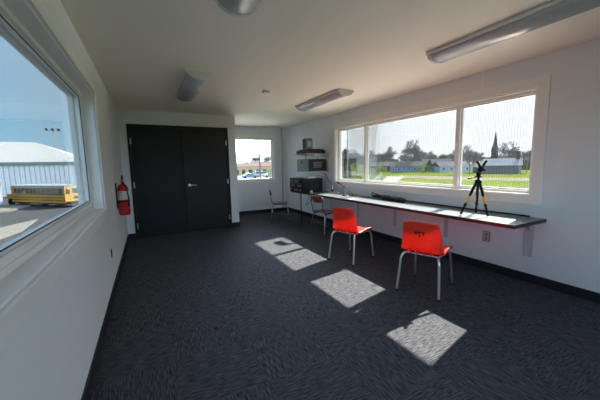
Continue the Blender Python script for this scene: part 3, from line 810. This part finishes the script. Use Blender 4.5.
bm.faces.new((vs[0], vs[1], vs[2], vs[3])); bm.faces.new((vs[3], vs[2], vs[5], vs[4])); bm.faces.new((vs[1], vs[5], vs[2])); bm.faces.new((vs[0], vs[3], vs[4])); bm.faces.new((vs[0], vs[4], vs[5], vs[1]))
obj('roof', bm, M['roofwhite'], t)
# ---- floodlight pole
p = az(57, 98)
t = thing('floodlight_pole', 'tall thin floodlight pole rising behind the white metal building', 'light pole', p)
bm = bmesh.new(); add_tube(bm, [(0, 0, 0), (0, 0, 15.2)], [.16, .09], 10); obj('pole', bm, M['grey'], t, True)
bm = bmesh.new(); add_tube(bm, [(-1.5, 0, 14.8), (1.5, 0, 14.8)], .06, 8); a_ = obj('crossarm', bm, M['grey'], t, True)
for k in range(3): obj('floodlight', box(-1.5+1.2*k, -.9+1.2*k, -.35, .25, 14.9, 15.35, bev=.08), M['greydark'], a_)

# ---- houses
def house(label, p, rz, w, d, h, rh, wall, roof, wins=4, chimney=False, name='house'):
    t = thing(name, label, 'house', p, rz)
    obj('wall_body', box(-w/2, w/2, -d/2, d/2, 0, h), wall, t)
    bm = bmesh.new(); add_prism(bm, [(-d/2-.4, h), (d/2+.4, h), (0, h+rh)], 'x', -w/2-.4, w/2+.4); obj('roof', bm, roof, t)
    for k in range(wins):
        xx = -w/2+(k+.5)*w/wins
        if name == 'apartment_row':
            obj('opening', box(xx-(1.25 if k % 2 else .8), xx+(1.0 if k % 3 else 1.5), -d/2-.05, -d/2-.001, .2, 2.9), M['brick'], t); continue
        f = obj('window', box(xx-.55, xx+.55, -d/2-.05, -d/2-.001, .9, 2.3), M['carwhite'], t)
        obj('pane', box(xx-.45, xx+.45, -d/2-.08, -d/2-.051, 1.0, 2.2), M['busglass'], f)
    if chimney: obj('chimney', box(w/2-1.4, w/2-.2, -.6, .6, h-1, h+rh+2.6), M['brick'], t)
    return t
def face(p): return math.atan2(CAM.y-p.y, CAM.x-p.x)+PI/2
def H_(label, px, dist, w, d, h, rh, wall, roof, wins=4, turn=0., chimney=False, name='house'):
    p = az(px, dist); return house(label, p, face(p)+turn, w, d, h, rh, wall, roof, wins, chimney, name)
H_('long pale blue house with grey roof across the field, in the middle light', 406, 168, 16, 8, 3.0, 2.6, M['bluesiding'], M['shingle'], 6, .1)
H_('white and blue gabled house beyond the field next to the window mullion', 451, 165, 15, 9, 2.8, 2.4, M['whitesiding'], M['shingle'], 4, .45)
H_('grey roofed house half hidden behind the dark round evergreen', 436, 195, 15, 9, 4.2, 2.8, M['tan'], M['shingle'], 4, -.1)
H_('small brown house among trees at the left of the field', 381, 185, 14, 8, 3.2, 2.6, M['brick'], M['shingle'], 4, .3)
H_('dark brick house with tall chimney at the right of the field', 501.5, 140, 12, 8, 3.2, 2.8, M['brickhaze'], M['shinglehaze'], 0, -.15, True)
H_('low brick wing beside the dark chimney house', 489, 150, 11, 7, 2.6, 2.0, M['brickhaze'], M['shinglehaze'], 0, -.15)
# church with a dark spire
p = az(499.5, 205)
t = thing('church', 'church with a thin dark pointed spire rising above the far trees', 'church', p, face(p))
obj('nave', box(-1, 14, -4, 4, 0, 5), M['brick'], t)
bm = bmesh.new(); add_prism(bm, [(-4.4, 5), (4.4, 5), (0, 8)], 'x', -1.4, 14.4); obj('roof', bm, M['shingle'], t)
obj('tower', box(-4.4, -1.05, -1.7, 1.7, 0, 11), M['brick'], t)
bm = bmesh.new(); add_lathe(bm, [(2.1, 11.0), (1.2, 14), (.08, 22.0)], 8, -2.7, 0); obj('spire', bm, M['shingle'], t)

# ---- seen through the back window
H_('low tan apartment row with dark openings seen through the small window', 250, 172, 44, 10, 4.6, 1.8, M['tan'], M['shinglered'], 11, .05, name='apartment_row')
H_('reddish house behind the tan apartment row', 266, 196, 20, 10, 4.8, 2.8, M['brick'], M['shinglered'], 4, .1)
def car(label, p, rz, paint, van=False, nm='car'):
    t = thing(nm, label, 'car', p, rz); h = 1.95 if van else 1.45
    L_ = 4.9 if van else 4.6
    if van: poly = [(-L_/2, .3), (-L_/2, 1.2), (-L_/2+.2, h), (L_/2-1.5, h), (L_/2-.8, 1.15), (L_/2, 1.0), (L_/2, .3)]
    else: poly = [(-L_/2, .3), (-L_/2, .95), (-L_/2+.7, 1.0), (-L_/2+1.3, h), (L_/2-1.8, h), (L_/2-1.0, .95), (L_/2, .8), (L_/2, .3)]
    bm = bmesh.new(); add_prism(bm, poly, 'y', -.9, .9); obj('body', bm, paint, t)
    if van: wp = [(-L_/2+.3, 1.2), (-L_/2+.35, h-.15), (L_/2-1.55, h-.15), (L_/2-1.05, 1.2)]
    else: wp = [(-L_/2+1.0, .98), (-L_/2+1.4, h-.1), (L_/2-1.85, h-.1), (L_/2-1.3, .98)]
    for s in (-1, 1):
        bm = bmesh.new(); add_prism(bm, wp, 'y', s*.901, s*.915); obj('side_window', bm, M['busglass'], t)
    for xx in (-L_/2+.85, L_/2-.85):
        for yy in (-.93, .70):
            bm = bmesh.new(); add_tube(bm, [(xx, yy, .33), (xx, yy+.23, .33)], .33, 16); obj('wheel', bm, M['busdark'], t, True)
    return t
for px_, d_, tr_, sc_, pt_, van_, nm_, lb_ in ((249.5, 118, .15, 1.35, 'carblue', False, 'car', 'blue sedan parked outside, left of the thin mullion of the small window'),
        (261.5, 127, .3, 1.35, 'carsilver', True, 'van', 'silver van parked behind the blue sedan, at the thin mullion of the small window'),
        (270.5, 120, .2, 1.3, 'carwhite', False, 'car', 'white sedan at the right edge of the small window')):
    p = az(px_, d_); o = car(lb_, p+Vector((0, 0, .031)), face(p)+tr_, M[pt_], van_, nm_); o.scale = (sc_,)*3

# ---- trees
def tree_mesh(name, h, spread, seed, depth=5, m_='bark', lean=.0):
    rnd = random.Random(seed); bm = bmesh.new()
    def tri(a, b, ra, rb):
        t = (b-a).normalized(); n = t.orthogonal().normalized(); c = t.cross(n)
        A = [bm.verts.new(a+(n*math.cos(k*2.094)+c*math.sin(k*2.094))*ra) for k in range(3)]
        B = [bm.verts.new(b+(n*math.cos(k*2.094)+c*math.sin(k*2.094))*rb) for k in range(3)]
        for k in range(3): bm.faces.new((A[k], A[(k+1) % 3], B[(k+1) % 3], B[k]))
    def grow(p, d, ln, r, lv):
        e = p+d*ln; tri(p, e, r, r*.7)
        if lv == 0: return
        nb = 4 if lv > 1 else 5
        for i in range(nb):
            ang = rnd.uniform(.25, .75)*spread; a = rnd.uniform(0, 2*PI)
            n = d.orthogonal().normalized(); c = d.cross(n)
            nd = (d*math.cos(ang)+(n*math.cos(a)+c*math.sin(a))*math.sin(ang)+Vector((0, 0, .12))).normalized()
            q = p+d*ln*rnd.uniform(.55, 1.0)
            grow(q, nd, ln*rnd.uniform(.60, .85), max(.045, r*.52), lv-1)
    grow(Vector((0, 0, 0)), Vector((lean, 0, 1)).normalized(), h*.27, h*.018, depth)
    me = bpy.data.meshes.new(name); bm.to_mesh(me); bm.free(); me.materials.append(M[m_]); return me
TM = [tree_mesh('bare_tree', 14, 1.0, 3), tree_mesh('bare_tree', 14, 1.25, 5), tree_mesh('bare_tree', 14, .8, 9), tree_mesh('bare_tree', 14, 1.1, 13, 5, 'bark2')]
def put_tree(px, dist, h, k, label, group):
    p = az(px, dist); o = bpy.data.objects.new('bare_tree', TM[k]); C.objects.link(o)
    s = h/13.0; o.location = p; o.scale = (s, s, s); o.rotation_euler = (0, 0, random.uniform(0, 6.28))
    return tag(o, label, 'tree', group)
rt_ = random.Random(21)
px = 333.
while px < 470:
    put_tree(px, rt_.uniform(206, 245), rt_.uniform(9, 15), rt_.choice((0, 1, 2, 3)), 'bare leafless tree in the distant row behind the houses beyond the field', 'distant bare trees beyond the field')
    px += rt_.uniform(2.6, 4.6)
px = 462.
while px < 540:
    put_tree(px, rt_.uniform(220, 250), rt_.uniform(8, 12), rt_.choice((0, 1, 2, 3)), 'bare leafless tree in the distant row behind the brick house and church', 'distant bare trees near the church')
    px += rt_.uniform(3.5, 6)
for px_, d_, h_, k_, lb_ in ((414, 172, 19.5, 1, 'tallest bare tree beyond the field, behind the pale blue house'), (421, 178, 14.5, 0, 'wide bare tree just left of the dark round evergreen'),
        (393, 180, 16.5, 1, 'tall spreading bare tree left of the pale blue house'), (378, 170, 14, 2, 'bare tree at the left end of the field, above the brown house'),
        (369, 140, 13, 1, 'bare tree beside the left sash, above the path'), (357, 110, 11.5, 0, 'bare tree seen through the narrow left light, right of the evergreen'),
        (350, 120, 12.5, 1, 'dense bare tree seen through the narrow left light, beside the dark evergreen'), (470, 135, 13, 1, 'round bare tree just right of the window mullion'),
        (476, 150, 12, 0, 'bare tree directly behind the tripod'), (504, 150, 14.5, 1, 'broad bare tree right of the church spire'), (527, 150, 12, 2, 'bare tree at the right end of the wide window'),
        (341, 105, 11.5, 1, 'bare tree at the far left edge of the narrow left light')):
    put_tree(px_, d_, h_, k_, lb_, None)
px = 236.
while px < 282:
    put_tree(px, rt_.uniform(192, 215), rt_.uniform(7, 10), rt_.choice((0, 1, 2, 3)), 'bare leafless tree in the low row behind the tan apartment row', 'distant trees behind the apartment row')
    px += rt_.uniform(2.2, 3.6)
put_tree(258, 232, 17, 1, 'taller bare tree above the apartment row, left of the thin mullion', None)
put_tree(269, 226, 16, 0, 'thin bare tree near the right edge of the small window', None)

def blob_tree(name, label, px, dist, h, w, m_, cone=True, seed=1):
    p = az(px, dist); rnd = random.Random(seed); bm = bmesh.new()
    for i in range(1500):
        u = rnd.random(); z = h*(.06+.94*u); rr = (w/2*(1-u)**.75 if cone else w/2*math.sqrt(max(0, 1-(2*u-1)**2)))*rnd.uniform(.55, 1.08); a = rnd.uniform(0, 2*PI)
        c = Vector((rr*math.cos(a), rr*math.sin(a), z)); s = h*rnd.uniform(.03, .06)
        d1 = Vector((rnd.uniform(-1, 1), rnd.uniform(-1, 1), rnd.uniform(-1, .4))).normalized()*s; d2 = d1.orthogonal().normalized()*s*.7
        bm.faces.new([bm.verts.new(c+d1), bm.verts.new(c+d2), bm.verts.new(c-d1*.6-d2*.5)])
    t = thing(name, label, 'tree', p)
    obj('foliage', bm, M[m_], t)
    bm = bmesh.new(); add_tube(bm, [(0, 0, 0), (0, 0, h*.8)], [h*.03, h*.008], 8); obj('trunk', bm, M['bark'], t, True)
blob_tree('evergreen_tree', 'dark round evergreen shrub at the far edge of the field beside the white house', 429.5, 150, 6.0, 5.2, 'evergreen', True, 2)
blob_tree('evergreen_tree', 'tall dark evergreen seen through the narrow left light', 344.5, 95, 9.6, 5.0, 'evergreen', True, 3)
blob_tree('leafy_bush', 'yellow-green leafy bush left of the dark round evergreen', 422.5, 150, 4.2, 5.4, 'bushgreen', False, 4)
blob_tree('leafy_bush', 'yellow-green leafy bush near the head of the path', 380, 135, 3.6, 6.4, 'bushgreen', False, 5)
blob_tree('leafy_bush', 'yellow-green leafy bush beside the narrow left light sash', 370, 130, 3.4, 5.0, 'bushgreen', False, 8)
blob_tree('leafy_bush', 'green leafy bush at the right edge of the small window', 272, 118, 3.6, 6.0, 'bushgreen', False, 6)
# chain link fence by the path
t = thing('chain_fence', 'chain link fence running beside the pale path at the left of the field', 'fence', (0, 0, 0))
A_, B_ = az(366, 44), az(382, 108)
n = 16; pr = None
for i in range(n+1):
    p = A_+(B_-A_)*(i/n)
    bm = bmesh.new(); add_tube(bm, [p, p+Vector((0, 0, 1.6))], .035, 6); obj('post', bm, M['grey'], t)
bm = bmesh.new(); add_tube(bm, [A_+Vector((0, 0, 1.6)), B_+Vector((0, 0, 1.6))], .03, 6); obj('top_rail', bm, M['grey'], t)
bm = bmesh.new()
dv = (B_-A_); L_ = dv.length; dv.normalize(); k = 0
while k*.6 < L_-1.6:
    for s in (0, 1):
        a = A_+dv*(k*.6+(1.55 if s else 0))+Vector((0, 0, .02)); b = A_+dv*(k*.6+(0 if s else 1.55))+Vector((0, 0, 1.57)); add_tube(bm, [a, b], .008, 3)
    k += 1
m_ = obj('chain_mesh', bm, M['grey'], t)
# field light pole seen in the narrow light
p = az(347.5, 60); t = thing('utility_pole', 'thin grey utility pole seen through the narrow left light', 'pole', p)
bm = bmesh.new(); add_tube(bm, [(0, 0, 0), (0, 0, 14)], [.14, .10], 10); obj('pole', bm, M['grey'], t, True)
bm = bmesh.new(); add_tube(bm, [(-.8, 0, 13.5), (.8, 0, 13.5)], .06, 6); obj('crossarm', bm, M['grey'], t, True)

# ============================================================ LIGHT
sd = Vector((-1.2, -.264, -1.0)).normalized()
sl = bpy.data.lights.new('sun', 'SUN'); sl.energy = SUN; sl.angle = math.radians(.6); sl.color = (1., .915, .80)
so = bpy.data.objects.new('sun', sl); C.objects.link(so); so.rotation_euler = sd.to_track_quat('-Z', 'Y').to_euler()
w_ = bpy.data.worlds.new('sky'); SC.world = w_; w_.use_nodes = True
nt = w_.node_tree; N = nt.nodes; L = nt.links; bg = N['Background']
tc = N.new('ShaderNodeTexCoord'); dt = N.new('ShaderNodeVectorMath'); dt.operation = 'DOT_PRODUCT'
dt.inputs[1].default_value = tuple(-sd)
L.new(tc.outputs['Generated'], dt.inputs[0])
mr = N.new('ShaderNodeMapRange'); mr.interpolation_type = 'SMOOTHSTEP'; mr.inputs['From Min'].default_value = -.15; mr.inputs['From Max'].default_value = .55
L.new(dt.outputs['Value'], mr.inputs['Value'])
sx = N.new('ShaderNodeSeparateXYZ'); L.new(tc.outputs['Generated'], sx.inputs[0])
cr = N.new('ShaderNodeValToRGB'); e = cr.color_ramp.elements        # blue side of the sky by height
e[0].position = 0.0; e[0].color = (.30, .47, .59, 1)
e[1].position = .55; e[1].color = (.09, .26, .53, 1)
x_ = e.new(.12); x_.color = (.17, .37, .55, 1)
L.new(sx.outputs['Z'], cr.inputs['Fac'])
no = N.new('ShaderNodeTexNoise'); no.inputs['Scale'].default_value = 3.5; no.inputs['Detail'].default_value = 6; no.inputs['Roughness'].default_value = .6
mp = N.new('ShaderNodeMapping'); mp.inputs['Scale'].default_value = (1, 1, 4); L.new(tc.outputs['Generated'], mp.inputs['Vector']); L.new(mp.outputs['Vector'], no.inputs['Vector'])
cl = N.new('ShaderNodeMapRange'); cl.inputs['From Min'].default_value = .48; cl.inputs['From Max'].default_value = .75; cl.inputs['To Max'].default_value = .55
L.new(no.outputs['Fac'], cl.inputs['Value'])
m1_ = N.new('ShaderNodeMix'); m1_.data_type = 'RGBA'; m1_.inputs['B'].default_value = (.31, .43, .54, 1)
L.new(cl.outputs['Result'], m1_.inputs['Factor']); L.new(cr.outputs['Color'], m1_.inputs['A'])
m2_ = N.new('ShaderNodeMix'); m2_.data_type = 'RGBA'; m2_.inputs['B'].default_value = (.42, .435, .46, 1)
L.new(mr.outputs['Result'], m2_.inputs['Factor']); L.new(m1_.outputs['Result'], m2_.inputs['A'])
# added sky brightness to fill the room: around the sun, rear, and far side
def mth(op, a, b=None, c=None):
    n = N.new('ShaderNodeMath'); n.operation = op
    for i, v in enumerate((a, b, c)):
        if v is None: continue
        if hasattr(v, 'is_output'): L.new(v, n.inputs[i])
        else: n.inputs[i].default_value = v
    return n.outputs[0]
def rng(v, a, b):
    n = N.new('ShaderNodeMapRange'); n.interpolation_type = 'SMOOTHSTEP'; n.inputs['From Min'].default_value = a; n.inputs['From Max'].default_value = b
    L.new(v, n.inputs['Value']); return n.outputs['Result']
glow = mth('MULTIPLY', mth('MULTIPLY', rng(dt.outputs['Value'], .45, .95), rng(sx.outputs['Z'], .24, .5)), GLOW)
rear = mth('MULTIPLY', mth('MULTIPLY', rng(mth('MULTIPLY', sx.outputs['Y'], -1.0), .25, .75), rng(sx.outputs['Z'], -.02, .1)), REAR)
farfill = mth('MULTIPLY', mth('MULTIPLY', rng(sx.outputs['Y'], .78, .95), rng(sx.outputs['X'], .02, .25)), mth('MULTIPLY', rng(sx.outputs['Z'], .0, .12), FARFILL))
tot = mth('ADD', mth('ADD', glow, rear), farfill)
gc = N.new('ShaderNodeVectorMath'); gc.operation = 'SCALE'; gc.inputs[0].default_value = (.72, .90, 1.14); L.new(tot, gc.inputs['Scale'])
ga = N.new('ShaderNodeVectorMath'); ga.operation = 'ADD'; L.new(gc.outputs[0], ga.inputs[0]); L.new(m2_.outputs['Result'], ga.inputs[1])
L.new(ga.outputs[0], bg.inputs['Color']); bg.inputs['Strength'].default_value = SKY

# ============================================================ CAMERA
cd = bpy.data.cameras.new('camera'); cd.sensor_width = 36; cd.lens = F/600*36; cd.clip_start = .02; cd.clip_end = 2000
co = bpy.data.objects.new('camera', cd); C.objects.link(co)
mw = Matrix((rt, up, -fw)).transposed().to_4x4(); mw.translation = CAM; co.matrix_world = mw
SC.camera = co
SC.view_settings.view_transform = 'Standard'; SC.view_settings.look = 'None'
SC.view_settings.exposure = EXPO
try:
    SC.cycles.max_bounces = 10; SC.cycles.diffuse_bounces = 6; SC.cycles.transparent_max_bounces = 16; SC.cycles.use_denoising = True
    SC.cycles.caustics_reflective = False; SC.cycles.caustics_refractive = False
except Exception: pass
